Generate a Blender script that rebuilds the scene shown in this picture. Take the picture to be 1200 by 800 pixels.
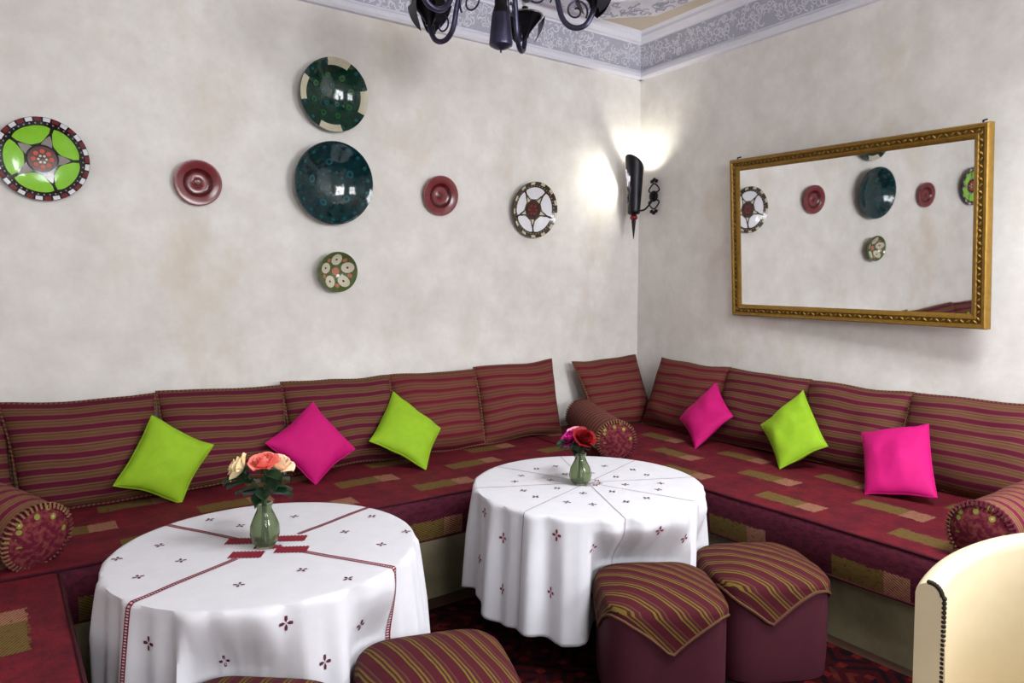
import bpy, bmesh, math, random
from mathutils import Vector, Matrix, noise
random.seed(7)
PI = math.pi
scene = bpy.context.scene
col = scene.collection
for o in list(bpy.data.objects): bpy.data.objects.remove(o)

# ------------------------------------------------------------------ camera
YAW, PITCH, FPX = math.radians(35.78), math.radians(-4.436), 840.5
CAM = Vector((-4.10, -4.00, 1.52))
FW = Vector((math.sin(YAW)*math.cos(PITCH), math.cos(YAW)*math.cos(PITCH), math.sin(PITCH)))
RT = Vector((math.cos(YAW), -math.sin(YAW), 0)); UP = RT.cross(FW)
FH = Vector((math.sin(YAW), math.cos(YAW), 0))
cd = bpy.data.cameras.new('camera'); cam = bpy.data.objects.new('camera', cd); col.objects.link(cam)
cd.sensor_width = 36; cd.lens = FPX/1200*36; cd.clip_start = .05
m = Matrix((RT, UP, -FW)).transposed().to_4x4(); m.translation = CAM; cam.matrix_world = m
scene.camera = cam
def ray(x, y): return RT*((x-600)/FPX) + UP*((400-y)/FPX) + FW
def onz(x, y, z): d = ray(x, y); return CAM + d*((z-CAM.z)/d.z)
def ony(x, y, Y): d = ray(x, y); return CAM + d*((Y-CAM.y)/d.y)
def onx(x, y, X): d = ray(x, y); return CAM + d*((X-CAM.x)/d.x)
def onplane(x, y, p, n): d = ray(x, y); return CAM + d*((p-CAM).dot(n)/d.dot(n))
def atd(x, y, D): return CAM + ray(x, y)*D

# ------------------------------------------------------------------ light and exposure
w = bpy.data.worlds.new('world'); scene.world = w; w.use_nodes = True
bg = w.node_tree.nodes['Background']; bg.inputs[0].default_value = (.75, .85, 1, 1); bg.inputs[1].default_value = 1.0
vs = scene.view_settings
vs.view_transform = 'Standard'; vs.look = 'None'; vs.gamma = 1; vs.use_curve_mapping = False; vs.exposure = 0.0
def area(name, loc, aim, sx, sy, power, color):
    l = bpy.data.lights.new(name, 'AREA'); l.shape = 'RECTANGLE'; l.size = sx; l.size_y = sy; l.energy = power; l.color = color
    o = bpy.data.objects.new(name, l); col.objects.link(o); o.location = loc
    o.rotation_euler = (Vector(aim)-Vector(loc)).to_track_quat('-Z', 'Y').to_euler(); return o
# daylight just outside the two windows behind the camera
area('daylight', (-1.35, -6.66, 2.38), (-1.7, 0, 1.5), 1.45, 1.3, 165, (.97, .98, 1))
area('daylight', (-3.75, -6.66, 2.42), (-3.4, 0, 1.5), 1.15, 1.25, 90, (.94, .97, 1))
# daylight above the roof light
SKX, SKY, SKW = -1.8, -3.7, 1.3
area('daylight', (SKX, SKY, 3.66), (SKX-.15, SKY+.6, 0), 1.25, 1.25, 205, (.96, .98, 1))

# ------------------------------------------------------------------ material helpers
def S(r, g, b, a=1):
    f = lambda c: (c/255/12.92) if c/255 <= .04045 else ((c/255+.055)/1.055)**2.4
    return (f(r), f(g), f(b), a)
class N:
    nt = None
    def __init__(s, k): s.k = k
    def op(s, o, b=None, c=None):
        n = N.nt.nodes.new('ShaderNodeMath'); n.operation = o
        for i, v in enumerate((s, b, c)):
            if v is None: continue
            if isinstance(v, N): N.nt.links.new(v.k, n.inputs[i])
            else: n.inputs[i].default_value = v
        return N(n.outputs[0])
    def __add__(s, b): return s.op('ADD', b)
    def __sub__(s, b): return s.op('SUBTRACT', b)
    def __mul__(s, b): return s.op('MULTIPLY', b)
    def __truediv__(s, b): return s.op('DIVIDE', b)
    def fract(s): return s.op('FRACT')
    def abs(s): return s.op('ABSOLUTE')
    def lt(s, b): return s.op('LESS_THAN', b)
    def gt(s, b): return s.op('GREATER_THAN', b)
    def floor(s): return s.op('FLOOR')
    def sin(s): return s.op('SINE')
    def mn(s, b): return s.op('MINIMUM', b)
    def mx(s, b): return s.op('MAXIMUM', b)
    def clamp(s): return s.mn(1.0).mx(0.0)
def newmat(name, rough=.6, spec=.4):
    mt = bpy.data.materials.new(name); mt.use_nodes = True; N.nt = mt.node_tree
    b = mt.node_tree.nodes['Principled BSDF']; b.inputs['Roughness'].default_value = rough
    b.inputs['Specular IOR Level'].default_value = spec
    return mt, b
def nd(t): return N.nt.nodes.new(t)
def lk(a, b): N.nt.links.new(a.k if isinstance(a, N) else a, b)
def mix(fac, a, b):
    n = nd('ShaderNodeMix'); n.data_type = 'RGBA'
    for i, v in ((0, fac), (6, a), (7, b)):
        if isinstance(v, N) or hasattr(v, 'is_output'): lk(v, n.inputs[i])
        else: n.inputs[i].default_value = v
    return n.outputs[2]
def coords(which='Object'): return nd('ShaderNodeTexCoord').outputs[which]
def sep(v):
    n = nd('ShaderNodeSeparateXYZ'); lk(v, n.inputs[0]); return [N(o) for o in n.outputs]
def ntex(vec, scale, detail=4, rough=.55, stretch=None):
    if stretch:
        mp = nd('ShaderNodeMapping'); mp.inputs['Scale'].default_value = stretch; lk(vec, mp.inputs[0]); vec = mp.outputs[0]
    n = nd('ShaderNodeTexNoise'); n.inputs['Scale'].default_value = scale; n.inputs['Detail'].default_value = detail
    n.inputs['Roughness'].default_value = rough; lk(vec, n.inputs['Vector']); return N(n.outputs['Fac'])
def bump(b, h, strength=.3, dist=.005):
    n = nd('ShaderNodeBump'); n.inputs['Strength'].default_value = strength; n.inputs['Distance'].default_value = dist
    lk(h, n.inputs['Height']); lk(n.outputs[0], b.inputs['Normal'])
def band(n, lo, hi): return ((n-lo)/(hi-lo)).clamp()
def ramp(fac, stops, interp='CONSTANT'):
    n = nd('ShaderNodeValToRGB'); n.color_ramp.interpolation = interp; e = n.color_ramp.elements
    while len(e) < len(stops): e.new(.5)
    for q, (p, c) in zip(e, stops): q.position = p; q.color = c
    lk(fac, n.inputs[0]); return n.outputs[0]
def plain(name, c, rough=.5, spec=.4, var=.12, scale=30, bmp=.1, metal=0, dist=.002):
    mt, b = newmat(name, rough, spec); v = coords(); n = ntex(v, scale)
    dk = tuple(x*(1-var*2) for x in c[:3])+(1,); lt = tuple(min(1, x*(1+var)) for x in c[:3])+(1,)
    lk(mix(n, dk, lt), b.inputs['Base Color']); b.inputs['Metallic'].default_value = metal
    if bmp: bump(b, n, bmp, dist)
    return mt
M = {}
# polished plaster walls, mottled, with tan stains
def plaster(name, base, dark, stain, amt):
    mt, b = newmat(name, .55, .3); v = coords('Object')
    n1 = ntex(v, 1.1, 6, .6); n2 = ntex(v, 6, 5, .6); n3 = ntex(v, 1.7, 6, .65, (1, 1, .6)); n4 = ntex(v, 45, 3, .6)
    c = mix(band(n1*.5+n2*.5, .36, .62), dark, base)
    n5 = ntex(v, 16, 5, .7); c = mix(band(n5, .5, .75)*.4, c, dark)
    c = mix(band(n3, .53, .72)*amt, c, stain)
    lk(c, b.inputs['Base Color']); bump(b, n2*.7+n4*.3, .12, .006)
    return mt
M['wall'] = plaster('wall plaster', S(236, 234, 232), S(214, 210, 205), S(206, 192, 168), .5)
M['ceil'] = plain('ceiling paint', S(206, 196, 180), .8, .2, .04, 4, .03)
M['cornice'] = plain('cornice white', S(226, 226, 238), .6, .3, .04, 60, .1)
M['frieze'] = plain('frieze ground', S(178, 178, 194), .8, .2, .1, 60, .2)
M['plinth'] = plaster('plinth render', S(140, 132, 104), S(104, 98, 78), S(80, 72, 52), .6)
M['floor'] = plain('floor tile', S(60, 38, 30), .5, .4, .2, 8, .1)
def stripe_mat(name, reverse=False, bright=1.0):
    mt, b = newmat(name, .85, .15); v = coords('UV'); x, y, z = sep(v)
    n = ntex(v, 18, 3, .6, (1, 6, 1)); yy = y + (n-.5)*.003
    k = lambda r, g, bb: S(r*bright, g*bright, bb*bright)
    c = ramp((yy/.062).fract(), [(0, k(92, 22, 46)), (.34, k(124, 74, 66)), (.42, k(96, 76, 46)), (.54, k(110, 60, 52)), (.64, k(106, 86, 50)), (.75, k(98, 48, 46)), (.84, k(116, 86, 62)), (.93, k(98, 36, 48))])
    w2 = ntex(v, 260, 2, .5); c = mix(w2*.35, c, S(40, 14, 20)); lk(c, b.inputs['Base Color'])
    bump(b, (yy/.062*6.283*4).sin()*.3+w2, .35, .002); return mt
M['stripe'] = stripe_mat('striped cushion weave', bright=.98)
def stripe_brown():
    mt, b = newmat('brown striped weave', .85, .15); v = coords('UV'); x, y, z = sep(v)
    n = ntex(v, 18, 3, .6, (1, 6, 1)); yy = y + (n-.5)*.003
    c = ramp((yy/.072).fract(), [(0, S(104, 22, 40)), (.24, S(112, 64, 54)), (.38, S(96, 62, 44)), (.48, S(118, 70, 56)), (.62, S(92, 54, 42)), (.72, S(114, 66, 54)), (.88, S(100, 46, 46))])
    w2 = ntex(v, 260, 2, .5); c = mix(w2*.35, c, S(40, 14, 20)); lk(c, b.inputs['Base Color']); bump(b, w2, .3, .002); return mt
M['stripe_dk'] = stripe_brown()
M['stripe_warm'] = stripe_mat('striped bolster weave', bright=1.12)
def stripe_otto(name, bright):
    mt, b = newmat(name, .85, .15); v = coords('UV'); x, y, z = sep(v)
    k = lambda r, g, bb: S(r*bright, g*bright, bb*bright)
    n = ntex(v, 14, 3, .6, (1, 4, 1)); yy = y + (n-.5)*.004
    c = ramp((yy/.058).fract(), [(0, k(96, 26, 40)), (.34, k(78, 30, 34)), (.42, k(140, 116, 44)), (.52, k(88, 34, 38)), (.62, k(138, 112, 46)), (.72, k(96, 34, 46)), (.86, k(112, 72, 48)), (.94, k(90, 28, 40))])
    w2 = ntex(v, 260, 2, .5); c = mix(w2*.35, c, S(34, 14, 18)); lk(c, b.inputs['Base Color']); bump(b, w2, .3, .002); return mt
M['stripe_otto'] = stripe_otto('striped pouf cover', .80)
def braid(name, c1, c2):
    mt, b = newmat(name, .8, .2); x, y, z = sep(coords('UV'))
    lk(mix(((x/.02)+y).fract().lt(.5), c1, c2), b.inputs['Base Color']); return mt
M['braid'] = braid('braided edge', S(92, 26, 46), S(112, 92, 50))
M['fringe'] = braid('fringe edge', S(118, 84, 58), S(84, 26, 40))
# jacquard mattress: u along the bench, v from the front top edge (front face negative)
def jacquard():
    mt, b = newmat('jacquard mattress', .8, .2); v = coords('UV'); x, y, z = sep(v)
    n1 = ntex(v, 9, 5, .65); n2 = ntex(v, 60, 3, .6); n3 = ntex(v, 26, 3, .7, (1, 2.2, 1))
    ground = mix(band(n1, .35, .65), S(76, 11, 26), S(108, 20, 32))
    front = mix(band(n3, .42, .62), S(58, 12, 30), S(88, 24, 44))  # front mottle toned darker: shade below the lit top, put into the colour
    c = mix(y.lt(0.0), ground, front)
    c = mix(band(n3, .5, .66)*.65, c, S(62, 12, 26))
    hatch = ((x*55+y*90).fract()).lt(.62)
    for vc, hw, off in ((.16, .055, .1), (.43, .058, .58), (.70, .055, .15), (-.16, .052, .35)):
        u = (x/.66+off).fract()
        jag = (n3-.5)*.05
        inside = ((y-vc).abs()+jag).lt(hw) * (u-.25).abs().lt(.25)
        pc = mix(u.gt(.34), mix(n2, S(84, 88, 32), S(116, 112, 46)), mix(n2, S(150, 104, 84), S(176, 136, 104)))
        pc = mix(hatch*.75, S(88, 40, 32), pc)
        c = mix(inside*band(n2*.5+n3*.5, .34, .46), c, pc)
    lk(c, b.inputs['Base Color']); bump(b, n2+n3*.6, .4, .003); return mt
M['jacquard'] = jacquard()
def rugmat():
    mt, b = newmat('rug wool', .95, .05); v = coords('Object'); x, y, z = sep(v)
    a = ((x*3.4).fract()-.5).abs(); c2 = ((y*3.4).fract()-.5).abs()
    dia = (((a+c2)*4.0).fract()).lt(.45); n = ntex(v, 70, 3, .7); n0 = ntex(v, 5, 4, .6)
    c = mix(dia, S(46, 6, 11), S(18, 6, 10)); c = mix(band(n0, .52, .62)*dia, c, S(74, 26, 20))
    br = (x*9.0).fract().lt(.3)*(y*9.0).fract().lt(.3); c = mix(br*.7, c, S(92, 22, 20))
    c = mix(n*.6, c, S(12, 4, 6)); lk(c, b.inputs['Base Color']); bump(b, n, .6, .004); return mt
M['rug'] = rugmat()
M['lime'] = plain('lime velvet', S(140, 180, 34), .75, .25, .08, 22, .25, 0, .004)
M['magenta'] = plain('magenta velvet', S(190, 12, 108), .75, .25, .08, 22, .25, 0, .004)
M['linen'] = plain('white linen', S(209, 208, 215), .85, .15, .04, 18, .2, 0, .004)
M['seam_grey'] = plain('drawn seam', S(150, 132, 142), .8, .2, .1, 300, .2)
M['thread'] = plain('dark red thread', S(128, 34, 50), .8, .2, .15, 300, .3)
M['thread_dk'] = plain('plum thread', S(92, 38, 56), .8, .2, .15, 300, .3)
M['otto'] = plain('maroon velvet', S(72, 26, 40), .8, .25, .12, 14, .2, 0, .003)
M['cream'] = plain('cream leather', S(212, 197, 166), .45, .4, .03, 40, .08)
M['nail'] = plain('antique nail', S(40, 32, 26), .6, .2, .2, 60, .1, 0)
M['iron'] = plain('wrought iron', S(26, 24, 34), .38, .5, .2, 40, .2, .55)
M['iron_blue'] = plain('blued iron', S(62, 60, 86), .28, .5, .15, 40, .15, .6)
M['steel'] = plain('rim steel', S(190, 200, 214), .25, .5, .05, 40, .05, .9)
M['redglass'] = plain('red glass bead', S(110, 14, 22), .15, .6, .1, 30, 0)
M['gold'] = plain('gilt wood', S(150, 114, 42), .42, .5, .25, 40, .3, .55)
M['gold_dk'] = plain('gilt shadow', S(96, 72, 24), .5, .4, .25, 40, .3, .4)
M['wood'] = plain('dark wood', S(70, 44, 30), .5, .4, .2, 12, .1)
M['white'] = plain('white paint', S(230, 230, 228), .5, .4, .03, 20, .05)
mt, b = newmat('mirror glass', .02, .5); b.inputs['Metallic'].default_value = 1
lk(mix(ntex(coords(), 3), S(238, 238, 238), S(243, 243, 243)), b.inputs['Base Color']); M['mirror'] = mt
def glaze(name, c, var=.2, scale=40, rough=.14): return plain(name, c, rough, .55, var, scale, .05, 0, .001)
M['teal'] = glaze('teal glaze', S(6, 50, 56), .5, 26, .09)
M['teal_lt'] = glaze('light teal glaze', S(16, 84, 92), .25)
M['green_dk'] = glaze('deep green glaze', S(8, 54, 44), .45, 26, .09)
M['green_md'] = glaze('leaf green glaze', S(24, 92, 46), .2)
M['silver'] = glaze('silver inlay', S(196, 190, 166), .1, 30, .35)
M['lime_glaze'] = glaze('lime glaze', S(142, 208, 58), .06)
M['white_glaze'] = glaze('white glaze', S(232, 232, 240), .04)
M['grey_glaze'] = glaze('grey glaze', S(150, 142, 140), .1)
M['black_glaze'] = glaze('black bead glaze', S(34, 36, 36), .3, 120)
M['brown_glaze'] = glaze('brown glaze', S(74, 62, 46), .4, 120)
M['orange_glaze'] = glaze('orange glaze', S(204, 84, 44), .15)
M['red_glaze'] = glaze('brick red glaze', S(122, 46, 52), .15, 60, .2)
M['oxblood'] = glaze('oxblood glaze', S(84, 22, 28), .2, 60, .18)
M['olive_glaze'] = glaze('olive glaze', S(86, 106, 60), .25)
M['ivory_glaze'] = glaze('ivory glaze', S(214, 210, 190), .06)
M['salmon_glaze'] = glaze('salmon glaze', S(190, 120, 98), .1)
M['leaf'] = plain('rose leaf', S(24, 56, 30), .5, .4, .25, 40, .2)
M['stem'] = plain('rose stem', S(44, 74, 36), .5, .4, .2, 40, .1)
for k, c in dict(peach=(255, 226, 176), coral=(250, 134, 122), rosered=(130, 6, 16), fuchsia=(214, 40, 150), pink=(246, 160, 180), blush=(255, 218, 186)).items():
    M[k] = plain(k+' petal', S(*c), .6, .3, .08, 30, .05)
mt, b = newmat('vase glass', .04, .5); b.inputs['Transmission Weight'].default_value = .92; b.inputs['IOR'].default_value = 1.3
lk(mix(ntex(coords(), 8), S(188, 198, 170), S(164, 180, 146)), b.inputs['Base Color']); M['glass'] = mt
mt, b = newmat('window pane', .02, .5); g = mt.node_tree; N.nt = g
tr = nd('ShaderNodeBsdfTransparent'); gl = nd('ShaderNodeBsdfGlossy'); gl.inputs['Roughness'].default_value = .02
ms = nd('ShaderNodeMixShader'); fr = nd('ShaderNodeFresnel'); fr.inputs[0].default_value = 1.2
lk(fr.outputs[0], ms.inputs[0]); lk(tr.outputs[0], ms.inputs[1]); lk(gl.outputs[0], ms.inputs[2]); lk(ms.outputs[0], g.nodes['Material Output'].inputs[0]); M['pane'] = mt
mt, b = newmat('lit bulb', .3, .3); b.inputs['Emission Color'].default_value = (1, .95, .80, 1); b.inputs['Emission Strength'].default_value = 420; M['bulb'] = mt
M['bulb_off'] = plain('frosted bulb', S(220, 226, 220), .3, .5, .03, 20, 0)

# ------------------------------------------------------------------ mesh helpers
class MB:
    def __init__(s): s.v = []; s.f = []; s.uv = {}
    def add(s, vs_, fs, uvs=None):
        o = len(s.v); s.v += [tuple(p) for p in vs_]
        for i, f in enumerate(fs):
            s.f.append(tuple(q+o for q in f))
            if uvs: s.uv[len(s.f)-1] = [uvs[q] for q in f] if not isinstance(uvs, dict) else uvs[i]
        return s
    def grid(s, fn, nu, nv, uvfn=None, closeu=False):
        vs_, uvs, fs = [], [], []
        for i in range(nu+1):
            for j in range(nv+1):
                u, v = i/nu, j/nv; vs_.append(tuple(fn(u, v))); uvs.append(uvfn(u, v) if uvfn else (u, v))
        for i in range(nu):
            for j in range(nv):
                a = i*(nv+1)+j; fs.append((a, a+nv+1, a+nv+2, a+1))
        return s.add(vs_, fs, uvs)
    def box(s, c, d, mat=None):
        x, y, z = (q/2 for q in d); P = [Vector((i, j, k)) for i in (-x, x) for j in (-y, y) for k in (-z, z)]
        if mat: P = [mat @ p for p in P]
        return s.add([p+Vector(c) for p in P], [(0, 1, 3, 2), (4, 6, 7, 5), (0, 4, 5, 1), (2, 3, 7, 6), (0, 2, 6, 4), (1, 5, 7, 3)])
    def tube(s, pts, r, n=8, closed=False, cap=True, uvscale=1):
        pts = [Vector(p) for p in pts]; L = len(pts); rr = r if isinstance(r, (list, tuple)) else [r]*L
        vs_, uvs, fs = [], [], []; ref = None; acc = 0
        for i, p in enumerate(pts):
            a = pts[(i-1) % L] if (closed or i) else p; b_ = pts[(i+1) % L] if (closed or i < L-1) else p
            t = (b_-a).normalized()
            if ref is None: ref = t.orthogonal().normalized()
            ref = (ref - t*ref.dot(t)).normalized(); bi = t.cross(ref)
            if i: acc += (p-pts[i-1]).length
            for k in range(n):
                q = 2*PI*k/n; vs_.append(p + (ref*math.cos(q)+bi*math.sin(q))*rr[i]); uvs.append((acc*uvscale, k/n))
        for i in range(L if closed else L-1):
            for k in range(n):
                fs.append((i*n+k, i*n+(k+1) % n, ((i+1) % L)*n+(k+1) % n, ((i+1) % L)*n+k))
        if cap and not closed: fs += [tuple(range(n))[::-1], tuple((L-1)*n+k for k in range(n))]
        return s.add(vs_, fs, uvs)
    def lathe(s, prof, n=32, mat=None, a0=0, a1=2*PI):
        full = abs(a1-a0-2*PI) < 1e-6; vs_, uvs, fs = [], [], []; m_ = n if full else n+1
        for (r, z) in prof:
            for k in range(m_):
                q = a0+(a1-a0)*k/n; p = Vector((r*math.cos(q), r*math.sin(q), z)); vs_.append(mat @ p if mat else p); uvs.append((k/n, z))
        for i in range(len(prof)-1):
            for k in range(n):
                k2 = (k+1) % m_ if full else k+1; fs.append((i*m_+k, i*m_+k2, (i+1)*m_+k2, (i+1)*m_+k))
        return s.add(vs_, fs, uvs)
    def sphere(s, c, r, n=10, sc=(1, 1, 1)):
        c = Vector(c); return s.lathe([(max(1e-4, math.sin(PI*i/n))*r, -math.cos(PI*i/n)*r) for i in range(n+1)], n+2, Matrix.Translation(c) @ Matrix.Diagonal((*sc, 1)))
    def build(s, name, mat, parent=None, smooth=True, bevel=0, loc=None, auto=35):
        me = bpy.data.meshes.new(name); me.from_pydata(s.v, [], s.f)
        uvl = me.uv_layers.new(name='UVMap')
        for p in me.polygons:
            if p.index in s.uv:
                for li, q in zip(p.loop_indices, s.uv[p.index]): uvl.data[li].uv = q
        bm = bmesh.new(); bm.from_mesh(me); bmesh.ops.recalc_face_normals(bm, faces=bm.faces[:])
        if bevel: bmesh.ops.bevel(bm, geom=bm.edges[:]+bm.verts[:], offset=bevel, segments=3, affect='EDGES', profile=.5)
        bm.to_mesh(me); bm.free()
        if smooth:
            for p in me.polygons: p.use_smooth = True
            me.set_sharp_from_angle(angle=math.radians(auto))
        me.materials.append(M[mat])
        o = bpy.data.objects.new(name, me); col.objects.link(o); o.parent = parent
        if loc is not None: o.location = loc
        return o
def tag(o, label=None, cat=None, group=None, kind=None):
    for k, v_ in (('label', label), ('category', cat), ('group', group), ('kind', kind)):
        if v_: o[k] = v_
    return o
def thing(name, label, cat, loc=(0, 0, 0), rz=0, group=None, rot=None):
    o = bpy.data.objects.new(name, None); o.empty_display_size = .1; col.objects.link(o); o.location = loc
    o.rotation_euler = rot if rot else (0, 0, rz); return tag(o, label, cat, group)
def struct(name, mb, mat, label, parent=None, **k):
    o = mb.build(name, mat, parent, **k)
    if parent is None: tag(o, label, kind='structure')
    return o
def smoothpath(P, n=8, closed=False):
    P = [Vector(p) for p in P]; out = []; L = len(P)
    for i in range(L if closed else L-1):
        g = (lambda k: P[k % L]) if closed else (lambda k: P[max(0, min(L-1, k))])
        a, b_, c, d = g(i-1), g(i), g(i+1), g(i+2)
        for k in range(n):
            t = k/n; out.append(.5*((2*b_)+(c-a)*t+(2*a-5*b_+4*c-d)*t*t+(3*b_-a-3*c+d)*t**3))
    if not closed: out.append(P[-1])
    return out
def copytree(o, parent=None):
    c = o.copy(); col.objects.link(c); c.parent = parent
    for ch in o.children: copytree(ch, c)
    return c

# ------------------------------------------------------------------ room shell
XL, YF, ZC, SEAT = -5.0, -6.5, 3.40, .50
RWA = math.radians(-2.0)                       # the right wall runs 2 degrees off square
RW = Matrix.Rotation(RWA, 4, 'Z')
struct('floor', MB().box(((XL)/2, YF/2, -.05), (-XL+1, -YF+.4, .1)), 'floor', 'dark tiled floor under the rug', smooth=False)
mb = MB(); x0_, x1_, y0_, y1_, h_ = XL-.5, .5, YF-.2, .2, SKW/2
for xa, xb, ya, yb in ((x0_, SKX-h_, y0_, y1_), (SKX+h_, x1_, y0_, y1_), (SKX-h_, SKX+h_, y0_, SKY-h_), (SKX-h_, SKX+h_, SKY+h_, y1_)):
    mb.box(((xa+xb)/2, (ya+yb)/2, ZC+.05), (xb-xa, yb-ya, .1))
struct('ceiling', mb, 'ceil', 'beige painted flat ceiling above the carved cornice', smooth=False)
struct('wall_back', MB().box((XL/2+.1, .1, ZC/2), (-XL+.6, .2, ZC)), 'wall', 'mottled cream polished plaster wall with seven plates', smooth=False)
struct('wall_left', MB().box((XL-.1, YF/2, ZC/2), (.2, -YF+.4, ZC)), 'wall', 'mottled cream polished plaster wall beside the short bench', smooth=False)
o = struct('wall_right', MB().box((.1, YF/2, ZC/2), (.2, -YF+.2, ZC)), 'wall', 'mottled cream polished plaster wall with the gilt mirror', smooth=False); o.rotation_euler.z = RWA
mb = MB(); wins = ((-1.35, 1.5), (-3.75, 1.2)); z0, z1 = 1.72, 3.06
xs = [XL] + [q for cx, ww in sorted(wins) for q in (cx-ww/2, cx+ww/2)] + [.3]
for i in range(len(xs)-1):
    a, b_ = xs[i], xs[i+1]
    if i % 2 == 0: mb.box(((a+b_)/2, YF-.1, ZC/2), (b_-a, .2, ZC))
    else: mb.box(((a+b_)/2, YF-.1, z0/2), (b_-a, .2, z0)); mb.box(((a+b_)/2, YF-.1, (z1+ZC)/2), (b_-a, .2, ZC-z1))
struct('wall_front', mb, 'wall', 'cream plaster wall with two windows behind the viewer', smooth=False)
for k, (cx, ww) in enumerate(wins):
    mb = MB(); hh = z1-z0; zc = (z0+z1)/2
    for sx in (-1, 0, 1): mb.box((cx+sx*(ww/2-.03), YF-.1, zc), (.06, .07, hh))
    for sz in (-1, 0, 1): mb.box((cx, YF-.1, zc+sz*(hh/2-.03)), (ww, .07, .06))
    wn = struct('window_%d' % (k+1), mb, 'white', 'white framed window in the wall behind the viewer', smooth=False)
    MB().box((cx, YF-.1, zc), (ww-.02, .006, hh-.02)).build('pane', 'pane', wn, False)
    MB().box((cx, YF+.02, z0-.02), (ww+.12, .16, .04)).build('window_sill', 'white', wn, False)

mb = MB()
for sx in (-1, 0, 1): mb.box((SKX+sx*(SKW/2-.025), SKY, ZC+.13), (.05, SKW, .08))
for sy in (-1, 0, 1): mb.box((SKX, SKY+sy*(SKW/2-.025), ZC+.13), (SKW, .05, .08))
wn = struct('window_3', mb, 'white', 'white framed roof light in the ceiling beyond the view', smooth=False)
MB().box((SKX, SKY, ZC+.15), (SKW-.02, SKW-.02, .006)).build('pane', 'pane', wn, False)

# carved cornice along the walls
prof = [(0, 3.085), (.03, 3.085), (.042, 3.10), (.042, 3.125), (.03, 3.14), (.018, 3.145), (.06, 3.335), (.075, 3.34), (.10, 3.365), (.10, 3.385), (.125, 3.40), (0, 3.40)]
def cornice(name, length, xf, label):
    mb = MB(); n = len(prof)
    vs_ = [xf @ Vector((t, -d, z)) for t in (0, length) for d, z in prof]
    mb.add(vs_, [(i, (i+1) % n, n+(i+1) % n, n+i) for i in range(n)] + [tuple(range(n)), tuple(range(n, 2*n))])
    t = struct(name, mb, 'cornice', label, smooth=False)
    # sunk ground and arabesque relief of the frieze
    e = .0015
    mb = MB(); P = [xf @ Vector(q) for q in ((0, -.0195-e, 3.152), (length, -.0195-e, 3.152), (length, -.057-e, 3.322), (0, -.057-e, 3.322))]
    mb.add(P, [(0, 1, 2, 3)]); mb.build('frieze_ground', 'frieze', t, False)
    rel = MB(); rnd = random.Random(3)
    def pt(a, h): return xf @ Vector((a, -(.0195+(h)*.0375+.0025), 3.152+h*.17))
    na = int(length/.115)
    for i in range(na):
        a0 = (i+.5)*length/na
        for j in range(20):
            ca, ch = a0+rnd.uniform(-.055, .055), rnd.uniform(.1, .9); r0 = rnd.uniform(.012, .032); q0 = rnd.uniform(0, 6.28); sw = rnd.uniform(2.2, 5)
            pts = []
            for k in range(7):
                q = q0+sw*k/6; r = r0*(1-.55*k/6); pts.append((ca+r*math.cos(q), min(.97, max(.03, ch+r*math.sin(q)/.17))))
            wd = rnd.uniform(.0025, .0045); vs_ = []
            for k in range(7):
                p0, p1 = pts[max(0, k-1)], pts[min(6, k+1)]; dx, dy = p1[0]-p0[0], (p1[1]-p0[1])*.17; l = math.hypot(dx, dy) or 1
                vs_ += [pt(pts[k][0]-dy/l*wd, pts[k][1]+dx/l*wd/.17), pt(pts[k][0]+dy/l*wd, pts[k][1]-dx/l*wd/.17)]
            rel.add(vs_, [(2*k, 2*k+1, 2*k+3, 2*k+2) for k in range(6)])
    tag(rel.build('carved_relief', 'cornice', t, False), kind='stuff')
I4 = Matrix.Identity(4)
cornice('trim_1', -XL, Matrix.Translation((XL, 0, 0)), 'white carved arabesque plaster cornice above the wall of plates')
cornice('trim_2', -YF, RW @ Matrix.Rotation(-PI/2, 4, 'Z'), 'white carved arabesque plaster cornice above the mirror wall')
# raised plaster border on the ceiling, cut corners
def oct_ring(ob, or_, ol, of, c):
    x1, y1, x0, y0 = -or_, -ob, XL+ol, YF+of
    return [(x1-c, y1), (x1, y1-c), (x1, y0+c), (x1-c, y0), (x0+c, y0), (x0, y0+c), (x0, y1-c), (x0+c, y1)]
A, B = oct_ring(.19, .33, .3, .3, .27), oct_ring(.43, .57, .54, .54, .2)
mb = MB(); n = 8
mb.add([(x, y, z) for z in (ZC+.01, ZC-.035) for ring in (A, B) for x, y in ring],
       [(i, (i+1) % n, n+(i+1) % n, n+i) for i in range(n)] + [(2*n+i, 2*n+(i+1) % n, 3*n+(i+1) % n, 3*n+i) for i in range(n)] +
       [(i, (i+1) % n, 2*n+(i+1) % n, 2*n+i) for i in range(n)] + [(n+i, n+(i+1) % n, 3*n+(i+1) % n, 3*n+i) for i in range(n)])
t3 = struct('trim_3', mb, 'cornice', 'raised white plaster border with cut corners on the ceiling', smooth=False)
rel = MB(); rnd = random.Random(9)
for i in range(n):
    a, b_, c, d = (Vector((*q, 0)) for q in (A[i], A[(i+1) % n], B[(i+1) % n], B[i])); L = ((a+d)/2-(b_+c)/2).length
    for k in range(int(L/.1*9)):
        u, v_ = rnd.random(), rnd.uniform(.15, .85); p = (a.lerp(b_, u)).lerp(d.lerp(c, u), v_); r0 = rnd.uniform(.015, .04); q0 = rnd.uniform(0, 6.28)
        rel.tube([(p.x+r0*(1-.08*j)*math.cos(q0+.8*j), p.y+r0*(1-.08*j)*math.sin(q0+.8*j), ZC-.036) for j in range(6)], .005, 4)
tag(rel.build('carved_relief', 'frieze', t3, False), kind='stuff')

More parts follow.
